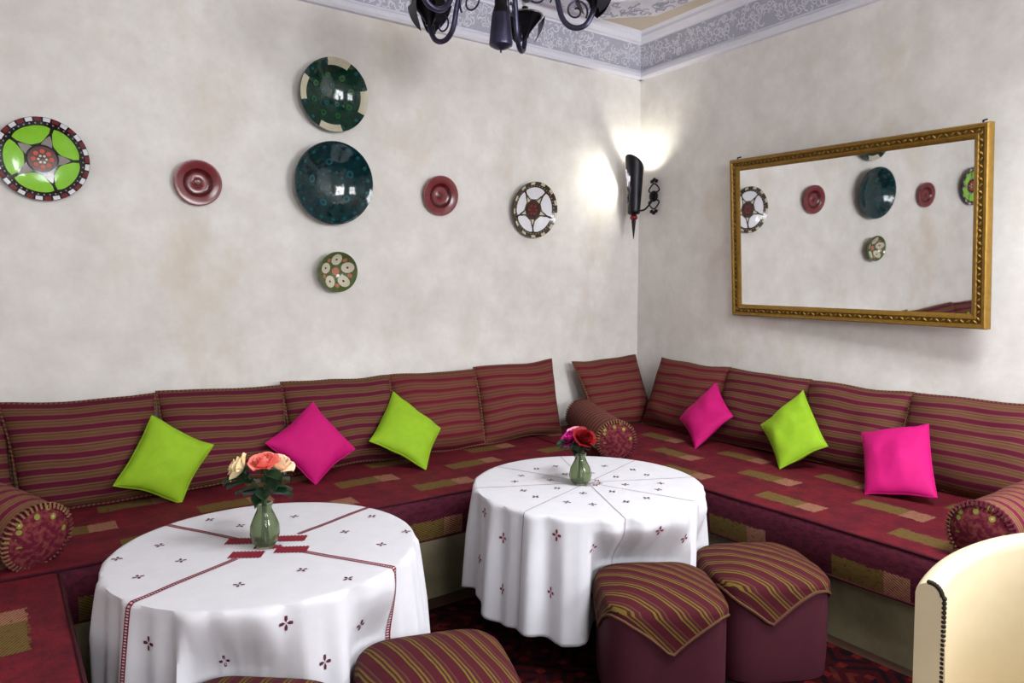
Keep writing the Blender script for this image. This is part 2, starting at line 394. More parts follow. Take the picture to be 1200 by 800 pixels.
# ------------------------------------------------------------------ rug, plinth, mattresses
tag(MB().box((-2.55, -2.75, .008), (2.5, 3.2, .016)).build('rug', 'rug', None, False), 'dark red woven wool rug on the floor under the tables', 'rug')
BYF, RXF, LXF = -1.0, -1.17, -3.95           # mattress front edges
def uprism(name, poly, za, zb, mat, label, cat):
    mb = MB(); n = len(poly); mb.add([(x, y, z) for z in (za, zb) for x, y in poly], [tuple(range(n)), tuple(range(n, 2*n))] + [(i, (i+1) % n, n+(i+1) % n, n+i) for i in range(n)])
    return tag(mb.build(name, mat, None, False), label, cat)
rx = lambda x, y: (RW @ Vector((x, y, 0))).xy[:]
uprism('masonry_bench', [(XL+.02, -.02), rx(-.02, -.02), rx(-.02, -3.6), rx(-1.12, -3.6), rx(-1.12, -1.04), (LXF-.04, -1.04), (LXF-.04, -2.9), (XL+.02, -2.9)], 0, .285, 'plinth', 'rendered masonry bench base running round the walls under the mattresses', 'bench')
def mattress(name, o_, xdir, ydir, L, D, label, skew=0):
    # o_: front top corner; xdir along the front, ydir towards the wall
    o_ = Vector(o_); H = .217; r = .03; sec = []
    for k in range(6): sec.append((0-.0, -H+ (H-r)*k/5))
    for k in range(1, 6): q = PI/2*k/5; sec.append((r-r*math.cos(q), -r+r*math.sin(q)))
    for k in range(1, 15): sec.append((r+(D-r)*k/14, 0))
    sec += [(D, -H)]
    arc = [0.0]
    for i in range(1, len(sec)): arc.append(arc[-1]+math.hypot(sec[i][0]-sec[i-1][0], sec[i][1]-sec[i-1][1]))
    zero = H-r+r*PI/4
    mb = MB(); nu = max(8, int(L/.1)); vs_, uvs, fs = [], [], []
    for i in range(nu+1):
        x = L*i/nu
        for j, (d, z) in enumerate(sec):
            wv = noise.noise(Vector((x*3, d*3, z*4+7.3)))*.007 if 0 < j < len(sec)-1 else 0
            bulge = .012*math.sin(PI*min(1, max(0, (z+H)/H))) if d < .001 else 0
            vs_.append(o_+xdir*(x+skew*d*x/L)+ydir*(d-bulge)+Vector((0, 0, z+wv))); uvs.append((x, arc[j]-zero))
    m_ = len(sec)
    for i in range(nu):
        for j in range(m_-1): fs.append((i*m_+j, (i+1)*m_+j, (i+1)*m_+j+1, i*m_+j+1))
        fs.append((i*m_+m_-1, (i+1)*m_+m_-1, (i+1)*m_, i*m_))
    fs += [tuple(range(m_)), tuple(nu*m_+k for k in range(m_))]
    mb.add(vs_, fs, uvs); t = tag(mb.build(name, 'jacquard', None), label, 'mattress', 'bench mattresses')
    sg = MB()
    for (d, z) in ((.006, -.006), (-.004, -H+.006)):
        sg.tube([o_+xdir*(L*i/nu)+ydir*d+Vector((0, 0, z+noise.noise(Vector((L*i/nu*3, d*3, z*4+7.3)))*.006)) for i in range(nu+1)], .006, 6)
    sg.build('piping', 'oxfab', t); return t
M['oxfab'] = plain('dark piping', S(60, 10, 24), .8, .2, .2, 60, .2)
X, Y = Vector((1, 0, 0)), Vector((0, 1, 0)); X2, Y2 = (RW @ X), (RW @ Y)
mattress('bench_mattress', (XL+.01, BYF, SEAT), X, Y, -XL-.01-1.216, -BYF-.02, 'dark red jacquard mattress on the long bench below the plates', .036)
a = RW @ Vector((RXF, -.02, SEAT)); mattress('bench_mattress', a, -Y2, X2, 3.55, -RXF-.02, 'dark red jacquard mattress on the bench below the mirror')
mattress('bench_mattress', (LXF, -2.88, SEAT-.001), Y, -X, 1.86, -XL+LXF-.02, 'dark red jacquard mattress on the short bench at the left wall')

# ------------------------------------------------------------------ cushions and pillows
def cushion(name, q4, t, mat, label, cat, group, trim=None, concave=.05, p=2.6, seed=0, nu=26, nv=22, wr=.012, r=.008):
    bl, br, tr_, tl = (Vector(q) for q in q4)
    n_ = ((br-bl).cross(tl-bl)).normalized(); W = ((br-bl).length+(tr_-tl).length)/2; H = ((tl-bl).length+(tr_-br).length)/2
    base = (bl+br)/2
    def P(u, v_, s):
        uu = .5+(u-.5)*(1-concave*4*v_*(1-v_)); vv = .5+(v_-.5)*(1-concave*1.0*4*u*(1-u))
        q = (bl.lerp(br, uu)).lerp(tl.lerp(tr_, uu), vv)
        h = t/2*(max(0, 1-abs(2*u-1)**p)*max(0, 1-abs(2*v_-1)**p))**.5
        wk = noise.noise(Vector((u*3.1+seed*7, v_*3.3+seed*3, s*2)))*wr*2+noise.noise(Vector((u*8+seed*5, v_*7, s*2+3)))*wr*.6
        rim = noise.noise(Vector((u*2.5+seed, v_*2.5, seed*1.3)))*wr*1.2
        return q + n_*(s*(h+wk*(h/(t/2)))) + Vector((0, 0, rim)) - base
    mb = MB()
    # finer rows near the seam for a rounded edge
    e = lambda x: .5-.5*math.cos(PI*x)
    for s in (1, -1): mb.grid(lambda u, v_: P(e(u), e(v_), s), nu, nv, lambda u, v_: (e(u)*W+seed*.3, e(v_)*H+seed*.017))
    bm_o = mb.build(name, mat, None, True, 0, base, 80)
    bm = bmesh.new(); bm.from_mesh(bm_o.data); bmesh.ops.remove_doubles(bm, verts=bm.verts[:], dist=1e-5); bmesh.ops.recalc_face_normals(bm, faces=bm.faces[:]); bm.to_mesh(bm_o.data); bm.free()
    tag(bm_o, label, cat, group)
    per = [P(i/12, 0, 1) for i in range(12)]+[P(1, i/12, 1) for i in range(12)]+[P(1-i/12, 1, 1) for i in range(12)]+[P(0, 1-i/12, 1) for i in range(12)]
    MB().tube(per, r, 6, True).build('piping' if trim == 'braid' else 'seam', trim or mat, bm_o)
    return bm_o
G1, G2 = 'striped back cushions', 'throw pillows on the benches'
tops = [(-2, 472), (181, 461), (183, 459), (331, 452), (329, 449), (456, 440), (455, 440), (556, 432), (555, 431), (646, 421)]
lab = ['striped maroon back cushion resting between a bolster and the lime pillow on the long bench',
       'striped maroon back cushion behind the peach roses, between lime and magenta pillows',
       'striped maroon back cushion directly behind the magenta pillow on the long bench',
       'striped maroon back cushion below the small red plate, lime pillow over its edge',
       'striped maroon back cushion with no pillow before it, below the white star plate']
for i in range(5):
    a, b_ = ony(*tops[2*i], -.095), ony(*tops[2*i+1], -.095)
    yb = -.205-.012*(i % 2)
    cushion('back_cushion', [(a.x+.012+(.05 if i == 0 else 0), yb, SEAT+.004), (b_.x+.0, yb, SEAT+.004), b_, a], .20, 'stripe' if i < 3 else 'stripe_dk', lab[i], 'cushion', G1, 'braid', .04, 2.7, i+1, wr=.012)
# corner cushion
a, b_ = ony(671, 424, -.10), ony(744, 416, -.10)
cushion('back_cushion', [(a.x+.10, -.27, SEAT+.0), (b_.x+.06, -.25, SEAT-.01), b_, a], .17, 'stripe_dk', 'striped brown and maroon cushion in the corner beside the bolster end', 'cushion', G1, 'braid', .05, 2.8, 11)
rt = [(776, 420), (856.3, 432), (854.7, 431), (951.3, 446), (949.7, 445), (1071, 461), (1069, 459), (1240, 478)]
lab = ['striped maroon back cushion nearest the corner on the bench below the mirror',
       'striped maroon back cushion under the mirror, between the magenta and lime pillows',
       'striped maroon back cushion under the mirror, between the lime pillow and the square magenta pillow',
       'striped maroon back cushion under the mirror frame corner, beside the bolster behind the cream chair']
n_rw = RW @ Vector((-1, 0, 0)); p_rw = RW @ Vector((-.085, 0, 0))
for i in range(4):
    a, b_ = onplane(*rt[2*i], p_rw, n_rw), onplane(*rt[2*i+1], p_rw, n_rw); zt = (a.z+b_.z)/2
    off = n_rw*(.15+.01*(i % 2)); a0 = a+off-Y2*(-.05 if i == 0 else -.0); b0 = b_+off
    cushion('back_cushion', [(a0.x, a0.y, SEAT+.003), (b0.x, b0.y, SEAT+.003), b_, a], .20, 'stripe' if i else 'stripe_dk', lab[i], 'cushion', G1, 'braid', .045, 2.7, 20+i, wr=.012)
# a cushion of the short bench, only its edge shows
cushion('back_cushion', [(-4.70, -.19, SEAT), (-4.055, -.16, SEAT), (-4.075, -.07, .965), (-4.72, -.075, .97)], .15, 'stripe', 'striped back cushion at the far end of the long bench beyond the bolster', 'cushion', G1, 'braid', .04, 3, 31)

def pillow_px(px, tilt, back, t, mat, label, seed, conc=.07):
    # the leaning plane passes through the lowest corner, which stands on the mattress
    ct, st = math.cos(math.radians(tilt)), math.sin(math.radians(tilt))
    nrm = Vector((0, -ct, st)) if back else RW @ Vector((-ct, 0, st))
    best = None
    for c_ in px:
        q = [onplane(x, y, onz(*c_, SEAT+.001), nrm) for x, y in px]; mz = min(p.z for p in q)
        if best is None or abs(mz-SEAT-.001) < abs(best[0]-SEAT-.001): best = (mz, q)
    return cushion('throw_pillow', best[1], t, mat, label, 'pillow', G2, None, conc, 2.2, seed, 22, 22, .010, .004)
TILT = [21, 33, 45, 44, 44, 48]
pillow_px([(133, 570), (212, 588), (250, 521), (178, 487)], TILT[0], True, .14, 'lime', 'lime green throw pillow leaning on two striped cushions near the peach roses', 41)
pillow_px([(370, 567), (416, 526), (367, 471), (311, 519)], TILT[1], True, .14, 'magenta', 'magenta throw pillow standing on its corner behind the peach roses', 42)
pillow_px([(433, 517), (499, 550), (516, 501), (461, 459)], TILT[2], True, .14, 'lime', 'lime green throw pillow between the magenta pillow and the table with red roses', 43)
pillow_px([(797, 490), (815, 525), (859, 488), (839, 448)], TILT[3], False, .13, 'magenta', 'magenta throw pillow standing on its corner on the bench below the mirror', 44)
pillow_px([(892, 497), (914, 550), (970, 523), (941, 458)], TILT[4], False, .14, 'lime', 'lime green throw pillow on the bench below the mirror', 45)
pillow_px([(1014, 579), (1098, 582), (1088, 496), (1010, 507)], TILT[5], False, .14, 'magenta', 'magenta throw pillow standing square on its edge, below the mirror', 46, .05)

def bolster(a, b_, r, label, seed):
    a, b_ = Vector(a), Vector(b_); d = (b_-a).normalized(); L = (b_-a).length; base = Vector((a.x, a.y, a.z-r))
    up_ = Vector((0, 0, 1)); up_ = (up_-d*up_.dot(d)).normalized(); sd = d.cross(up_)
    t = thing('bolster', label, 'bolster', base, 0, 'round bolsters on the benches')
    mb = MB()
    def P(u, v_):
        q = 2*PI*v_; rr = r*(1+.05*noise.noise(Vector((u*4+seed, math.cos(q), math.sin(q))))-.06*math.sin(PI*u)*0)
        return a+d*(L*u)+up_*(rr*math.cos(q)*.97)+sd*(rr*math.sin(q))-base
    mb.grid(P, 20, 28, lambda u, v_: (v_*2*PI*r, u*L)); mb.build('cover', 'stripe_warm', t, True, 0, None, 60)
    for e_, c in ((0, a), (1, b_)):
        sg = -1 if e_ == 0 else 1
        mb = MB(); mb.grid(lambda u, v_: c+d*(sg*(.03*(1-u**2)+.002))+up_*(r*.97*u*math.cos(2*PI*v_))+sd*(r*.97*u*math.sin(2*PI*v_))-base, 8, 28, lambda u, v_: (u*math.cos(2*PI*v_), u*math.sin(2*PI*v_)))
        ec = mb.build('end_panel', 'endcap', t)
        ring = MB(); n = 44
        for k in range(n):
            q = 2*PI*k/n; p0 = c+up_*(r*math.cos(q))+sd*(r*math.sin(q))-base
            ring.tube([p0-d*sg*.012-(up_*math.cos(q)+sd*math.sin(q))*.002, p0+(up_*math.cos(q)+sd*math.sin(q))*.003+d*sg*.006, p0+d*sg*.013-(up_*math.cos(q)+sd*math.sin(q))*.014], .0055, 5, uvscale=0)
        tag(ring.build('fringe', 'fringe', t), kind='stuff')
    return t
mt, b = newmat('floral end panel', .85, .15); v = coords('UV'); x, y, z = sep(v)
vo = nd('ShaderNodeTexVoronoi'); vo.inputs['Scale'].default_value = 3.2; lk(v, vo.inputs['Vector'])
nn = ntex(v, 5, 3)
c = mix(band(nn, .45, .6), S(84, 18, 38), S(112, 52, 50)); c = mix(N(vo.outputs['Distance']).lt(.3)*x.gt(-.1), c, S(116, 122, 52)); c = mix(N(vo.outputs['Distance']).lt(.12)*x.gt(-.1), c, S(186, 140, 112))
lk(c, b.inputs['Base Color']); bump(b, nn, .4, .004); M['endcap'] = mt
rB = .118
fr_ = onz(722, 516, SEAT+rB); bk = ony(683, 487, -.22)
bolster(fr_, bk, rB, 'striped bolster in the corner with floral end facing the red roses', 2)
bolster(onz(44, 629, SEAT+rB-.01), (-4.375, -.30, .722), rB+.006, 'striped bolster with floral end where the short bench meets the long one', 5)
e1 = onz(1150, 625, SEAT+.112); bolster(e1, (e1.x+.72, e1.y-.03, SEAT+.125), .118, 'striped bolster behind the cream chair below the mirror', 8)

# ------------------------------------------------------------------ tables, cloths
def table(c, R, zt, label):
    t = thing('round_table', label, 'table', (c[0], c[1], 0), 0, 'round tables')
    MB().lathe([(0, zt-.035), (R, zt-.035), (R+.004, zt-.02), (R, zt-.004), (0, zt-.004)], 40).build('tabletop', 'wood', t)
    MB().lathe([(.05, .05), (.035, .12), (.03, .3), (.045, .45), (.03, .55), (.06, zt-.035)], 20).build('pedestal', 'wood', t)
    for k in range(3):
        q = 2*PI*k/3+.4; d = Vector((math.cos(q), math.sin(q), 0))
        MB().tube([d*.03+Vector((0, 0, .13)), d*.12+Vector((0, 0, .09)), d*.21+Vector((0, 0, .04))], [.03, .026, .022], 8).build('foot', 'wood', t)
class Cloth:
    def __init__(s, c, R, zt, drop, seed, amp, nf, obs=()):
        s.c = Vector((c[0], c[1], 0)); s.R = R; s.tabs = []
        for ox, oy, rz, a, oh in obs:           # distance from the table axis at which each direction meets the pouf
            tab = []
            for i in range(720):
                q = 2*PI*i/720; hit = 9.0
                for n in range(1, 140):
                    r_ = n*.005; X_, Y_ = c[0]+r_*math.cos(q)-ox, c[1]+r_*math.sin(q)-oy
                    u, v_ = X_*math.cos(rz)+Y_*math.sin(rz), -X_*math.sin(rz)+Y_*math.cos(rz)
                    if abs(u/a)**4.2+abs(v_/a)**4.2 < 1: hit = r_-.005; break
                tab.append(hit)
            for sw in (range(1, 1441), range(1440, 0, -1)):   # let the cloth swing out gradually beside it
                for i in sw:
                    n0 = (i-1) % 720 if sw.step > 0 else (i+1) % 720; tab[i % 720] = min(tab[i % 720], tab[n0]+.030)
            s.tabs.append((tab, oh))
        s.zt = zt; s.drop = drop; s.seed = seed; s.amp = amp; s.nf = nf
    def fold(s, th):
        q = math.cos(s.nf*th+s.seed+1.3*math.sin(2*th+s.seed)+.8*math.sin(3*th)); q = math.copysign(abs(q)**.75, q)
        return .6*q+.35*math.cos((s.nf*2-3)*th+2.1*s.seed+1.2*math.sin(th))+.25*math.cos(5*th+s.seed*3)
    def P(s, rho, th, off=0):
        d = Vector((math.cos(th), math.sin(th), 0)); R = s.R; b = .011
        if rho <= R-b*.2: 
            return d*rho+Vector((0, 0, s.zt+off+.0015*noise.noise(Vector((rho*math.cos(th)*9, rho*math.sin(th)*9, s.seed)))))
        x = rho-(R-b*.2)
        if x < b*PI/2: q = x/b; return d*(R-b*.2+(b+off)*math.sin(q))+Vector((0, 0, s.zt-b+(b+off)*math.cos(q)))+d*(s.fold(th)*s.amp*.30*(x/(b*PI/2))**2)
        dep = x-b*PI/2; t = dep/s.drop
        hem = 1+.05*math.cos(4*th+s.seed)+.035*math.cos(9*th+2*s.seed)
        rad = R+b*.8+.035*t+s.fold(th)*s.amp*(.30+.70*min(1, t*2.2)**.7)+off
        z_ = s.zt-b-dep*hem
        for tab, oh in s.tabs:                  # cloth pushed in where a pouf stands against it
            k = min(1, max(0, (oh+.19-z_)/.17)); k = k*k*(3-2*k)*.45+k*.55
            if k <= 0: continue
            u = (th % (2*PI))/(2*PI)*720; i_ = int(u) % 720; lim = tab[i_]+(tab[(i_+1) % 720]-tab[i_])*(u-int(u))+off
            if lim < rad: rad = rad+(lim-rad)*k
        for nx, ny, lim in ((0, 1, -1.035), (-1, 0, 3.915), (1, 0, -1.21)):   # bench fronts hold the cloth back
            dn = d.x*nx+d.y*ny
            if dn > .05: rad = min(rad, (lim-(s.c.x*nx+s.c.y*ny))/dn+off)
        return d*rad+Vector((0, 0, z_))
    def build(s, label):
        t = thing('tablecloth', label, 'tablecloth', s.c, 0, 'white embroidered tablecloths'); s.t = t
        rmax = s.R+.035+s.drop; n1, n2, nt_ = 8, 40, 300
        rh = [s.R*.955*i/n1 for i in range(n1)]+[s.R*.955+(rmax-s.R*.955)*i/n2 for i in range(n2+1)]; rh[0] = .0008
        mb = MB(); vs_ = [s.P(r, 2*PI*k/nt_) for r in rh for k in range(nt_)]
        mb.add(vs_, [(i*nt_+k, i*nt_+(k+1) % nt_, (i+1)*nt_+(k+1) % nt_, (i+1)*nt_+k) for i in range(len(rh)-1) for k in range(nt_)])
        o = mb.build('cloth', 'linen', t, True, 0, None, 60)
        sm = o.modifiers.new('thick', 'SOLIDIFY'); sm.thickness = .0015; sm.offset = -1
        s.rmax = rmax; return t
    def patch(s, mb, poly, off=.0015):                 # poly: unrolled flat coordinates (x, y) of the cloth
        vs_ = [s.P(math.hypot(x, y), math.atan2(y, x), off) for x, y in poly]; cx = sum(p[0] for p in poly)/len(poly); cy = sum(p[1] for p in poly)/len(poly)
        vs_.append(s.P(math.hypot(cx, cy), math.atan2(cy, cx), off)); n = len(poly)
        mb.add(vs_, [(i, (i+1) % n, n) for i in range(n)])
    def cross(s, rho, th, size, mat):
        mb = MB(); cx, cy = rho*math.cos(th), rho*math.sin(th)
        for k in range(4):
            q = th+PI/2*k; d = (math.cos(q), math.sin(q)); e_ = (-d[1], d[0])
            s.patch(mb, [(cx+size*(d[0]*a+e_[0]*b_), cy+size*(d[1]*a+e_[1]*b_)) for a, b_ in ((.08, 0), (.5, .24), (1, .2), (1, -.2), (.5, -.24))])
        mb.build('embroidered_cross', mat, s.t, False)
    def line(s, th, r0, r1, wd, mat, ladder=False, tw=0):
        mb = MB(); n = int((r1-r0)/.012)
        def q(rho, o_): x, y = rho, o_; return (math.hypot(x, y), th+math.atan2(y, x))
        for a, b_ in ([(-wd, -wd*.5), (wd*.5, wd)] if ladder else [(-wd, wd)]):
            vs_ = []
            for i in range(n+1):
                rho = r0+(r1-r0)*i/n
                for o_ in (a, b_): R_, T_ = q(rho, o_); vs_.append(s.P(R_, T_, .0012))
            mb.add(vs_, [(2*i, 2*i+1, 2*i+3, 2*i+2) for i in range(n)])
        if ladder:
            for i in range(int((r1-r0)/.009)):
                rho = r0+.009*i; P4 = []
                for dr, o_ in ((0, -wd), (0, wd), (.0045, wd), (.0045, -wd)): R_, T_ = q(rho+dr, o_); P4.append(s.P(R_, T_, .0016))
                mb.add(P4, [(0, 1, 2, 3)])
        mb.build('embroidered_band', mat, s.t, False)
    def block(s, cx, cy, wx, wy, ang, mat):
        mb = MB(); ca, sa = math.cos(ang), math.sin(ang)
        def T(x, y): return (cx+x*ca-y*sa, cy+x*sa+y*ca)
        s.patch(mb, [T(-wx, -wy), T(wx, -wy), T(wx, wy), T(-wx, wy)])
        nz = int(wx*2/.012)
        for sg in (-1, 1):
            for k in range(nz): x0 = -wx+k*2*wx/nz; s.patch(mb, [T(x0, sg*wy), T(x0+wx/nz*1.2, sg*wy), T(x0+wx/nz*.6, sg*(wy+.008))])
        mb.build('embroidered_block', mat, s.t, False)
ZT = .63
PH = .375
pf = [(onz(770, 661, .40)+onz(774, 715, .40))/2, (onz(882, 634, .40)+onz(892, 690, .40))/2+RT*.012, onz(520, 739, .41)-FH*.215, onz(308, 787, .432)-FH*.225+RT*.015]
YB = math.atan2(RT.y, RT.x)
PFR, PFW, PFH = (YB+.04, YB+.10, YB+.28, YB-.1), (.44, .44, .45, .44), (PH, PH, PH, PH+.02)
POUFS = [(p.x, p.y, r_, w_/2*1.05+.008, h_+.016) for p, r_, w_, h_ in zip(pf, PFR, PFW, PFH)]
C1, R1 = (-3.375, -1.56), .498
table(C1, R1-.012, ZT, 'round table under the embroidered cloth with the peach roses')
cl1 = Cloth(C1, R1, ZT, .46, 1.3, .024, 17, POUFS); cl1.build('white tablecloth with broad dark red ladder bands, under the peach roses')
def th_of(c, px): p = onz(*px, ZT); return math.atan2(p.y-c[1], p.x-c[0]), math.hypot(p.x-c[0], p.y-c[1])
for px_ in ((182, 612), (425, 597), (187, 692), (440, 661)):
    th, _ = th_of(C1, px_); cl1.line(th, .135, cl1.rmax-.02, .0095, 'thread', True)
vx = onz(312, 640, ZT); u0 = RT
for px_, w_ in (((285, 634), .056), ((340, 631), .056), ((289, 650), .054), ((342, 644), .054), ((314, 641), .045)):
    p = onz(*px_, ZT); cl1.block(p.x-C1[0], p.y-C1[1], w_, .027 if w_ > .05 else .014, math.atan2(RT.y, RT.x)+.06, 'thread')
for px_ in ((246, 609), (282, 616), (187, 639), (212, 657), (137, 655), (162, 676), (280, 685), (354, 668), (345, 605), (404, 623), (436, 605), (447, 638), (476, 623), (408, 678)):
    th, r_ = th_of(C1, px_)
    if r_ < R1-.02: cl1.cross(r_, th, .017, 'thread_dk')
rnd = random.Random(5)
fa = math.atan2(-FH.y, -FH.x)
for da, dep in ((.42, .06), (.05, .19), (.62, .2), (.92, .17), (.28, .30), (-.35, .12), (-.5, .3), (-.95, .2), (1.25, .3), (1.6, .1), (-1.4, .12), (-1.5, .3), (2.2, .2), (2.9, .2), (3.5, .25)):
    cl1.cross(R1+dep*.92, fa+da, .021, 'thread_dk')
C2, R2 = (-1.953, -1.607), .510
table(C2, R2-.012, ZT, 'round table under the embroidered cloth with the red roses')
cl2 = Cloth(C2, R2, ZT, .43, 4.4, .026, 17, POUFS); cl2.build('white tablecloth with eight thin seams and plum crosses, under the red roses')
pc = onz(682, 566, ZT); th0 = th_of(C2, (620, 597))[0]
for k in range(8): cl2.line(th0+k*PI/4, .02, cl2.rmax-.015, .0018, 'seam_grey')
for k in range(8):
    for rr, dd in ((.17, .5), (.32, .3), (.33, .72)): cl2.cross(rr, th0+(k+dd)*PI/4, .017, 'thread_dk')
    for rr, dd in ((.58, .35), (.64, .7), (.80, .3), (.84, .72)): cl2.cross(rr, th0+(k+dd+.03*(k % 3))*PI/4, .021, 'thread')
    cl2.cross(.055, th0+(k+.5)*PI/4, .014, 'thread')

# ------------------------------------------------------------------ vases and roses
def vase(c, prof, label):
    t = thing('glass_vase', label, 'vase', c, 0, 'glass vases on the tables')
    inner = [(max(.002, r-.003), z+(.006 if i == 0 else 0)) for i, (r, z) in enumerate(prof)][::-1]
    MB().lathe([(.001, 0)]+prof+inner+[(.001, .008)], 32).build('glass', 'glass', t)
    return t
def bloom(mb, c, ax, r, seed):
    rnd = random.Random(seed); ax = Vector(ax).normalized(); s1 = ax.orthogonal().normalized(); s2 = ax.cross(s1); c = Vector(c)
    for ring, (n, rad, h, opn) in enumerate(((3, .22, .95, .1), (4, .42, .95, .3), (5, .68, .85, .55), (6, .98, .7, .95))):
        for k in range(n):
            q0 = 2*PI*(k+.4*ring)/n+rnd.uniform(-.15, .15); half = 2*PI/n*.62
            def P(u, v_):
                q = q0+(u-.5)*2*half; prof_ = .25+.75*math.sin(PI/2*min(1, v_*1.15)); edge = (1-abs(2*u-1)**2.5*.35)
                rr = r*rad*prof_*(1+opn*.25*v_**3); z_ = r*(-.55+v_*1.15*h*edge-opn*.28*max(0, v_-.7)*2)
                return c+(s1*math.cos(q)+s2*math.sin(q))*rr+ax*z_
            mb.grid(P, 6, 5)
def leaf(mb, p, d, nrm, L, W):
    p, d, nrm = Vector(p), Vector(d).normalized(), Vector(nrm).normalized(); s = d.cross(nrm).normalized(); nrm = s.cross(d)
    mb.grid(lambda u, v_: p+d*(L*u)+s*((v_-.5)*W*math.sin(PI*min(1, u*.93+.05))**.8)+nrm*(.25*W*abs(2*v_-1)-.35*L*u*u), 7, 4)
def rose(base, bpt, ax, r, mat, label, seed, nleaf=3, group=None, neck=.14, nr=.010, foot=None):
    base, bpt = Vector(base), Vector(bpt); t = thing('rose', label, 'flower', base, 0, group)
    ax = Vector(ax).normalized(); e_ = bpt-base-ax*r*.5
    fh = foot-base; hd = Vector((e_.x-fh.x, e_.y-fh.y, 0)).normalized()
    nk = Vector((fh.x, fh.y, neck-.02))+hd*(nr*.55); rim = Vector((fh.x, fh.y, neck+.012))+hd*nr
    pts = smoothpath([(0, 0, 0), Vector((fh.x*.5, fh.y*.5, neck*.5)), nk, rim, rim.lerp(e_, .55)+Vector((0, 0, .012)), e_], 5); first = 16
    MB().tube(pts, .0033, 6).build('stem', 'stem', t)
    mb = MB(); bloom(mb, bpt-base, ax, r, seed); mb.build('bloom', mat, t, True, 0, None, 70)
    mb = MB()
    for k in range(5): q = 2*PI*k/5; s1 = ax.orthogonal().normalized(); s2 = ax.cross(s1); dd = s1*math.cos(q)+s2*math.sin(q); leaf(mb, bpt-base-ax*r*.55, dd*.9-ax*.2, ax, r*.8, r*.4)
    mb.build('sepals', 'leaf', t)
    rnd = random.Random(seed*3+1)
    for k in range(nleaf):
        q = math.atan2(hd.y, hd.x)+(k-(nleaf-1)/2)*1.1/max(1, nleaf-1)+rnd.uniform(-.1, .1); p = pts[min(first+int((len(pts)-3-first)*k/max(1, nleaf)), len(pts)-1)]
        mb = MB(); leaf(mb, p, (math.cos(q), math.sin(q), .10), (0, 0, 1), .082, .060); mb.build('leaf', 'leaf', t)
    return t
v1 = onz(311, 640, ZT); v1.z = ZT+.002
sc_ = ((v1-CAM).dot(FW))/FPX
vase(v1, [(.030, 0), (.042, .018), (.050, .045), (.048, .075), (.034, .108), (.025, .128), (.026, .14), (.032, .15)], 'clear glass vase holding peach and coral roses')
D1 = (v1-CAM).dot(FW); GR1, GR2 = 'roses in the vase on the table by the short bench', 'roses in the vase on the table by the corner'
F1 = Vector((v1.x, v1.y, v1.z))
rose(v1+Vector((-.012, .004, .012)), atd(277, 547, D1-.03), -RT*.9+UP*.5-FW*.25, .044, 'peach', 'pale peach rose leaning out beside the coral rose', 1, 4, GR1, foot=F1)
rose(v1+Vector((.002, -.014, .012)), atd(309, 540, D1-.05), UP-FW*.45, .043, 'coral', 'coral pink rose upright between two peach roses', 2, 4, GR1, foot=F1)
rose(v1+Vector((.014, .002, .012)), atd(329, 542, D1+.02), RT*.45+UP*.8-FW*.2, .043, 'blush', 'pale apricot rose beside the dark red rose', 3, 4, GR1, foot=F1)
rose(v1+Vector((.0, .015, .012)), atd(316, 548, D1+.14), UP-FW*.3, .036, 'rosered', 'dark red rose half hidden behind the coral rose', 4, 2, GR1, nr=.013, foot=F1)
v2 = onz(680, 567, ZT); v2.z = ZT+.002; D2 = (v2-CAM).dot(FW)
vase(v2, [(.030, 0), (.046, .018), (.052, .042), (.044, .075), (.028, .105), (.022, .122), (.027, .140)], 'small clear glass vase holding red and fuchsia roses')
F2 = Vector((v2.x, v2.y, v2.z)); K2 = dict(neck=.128, nr=.009, foot=F2)
rose(v2+Vector((-.013, .004, .012)), atd(667, 513, D2-.01), -RT*.6+UP*.7-FW*.4, .040, 'fuchsia', 'fuchsia rose leaning beside the deep red rose', 11, 4, GR2, **K2)
rose(v2+Vector((.008, -.012, .012)), atd(685, 512, D2-.085), RT*.25+UP*.6-FW*.6, .045, 'rosered', 'deep red rose beside the fuchsia rose', 12, 4, GR2, **K2)
rose(v2+Vector((.006, .013, .012)), atd(675, 505, D2+.12), UP*.9-FW*.3-RT*.1, .036, 'pink', 'light pink rose behind the fuchsia rose', 13, 3, GR2, **K2)

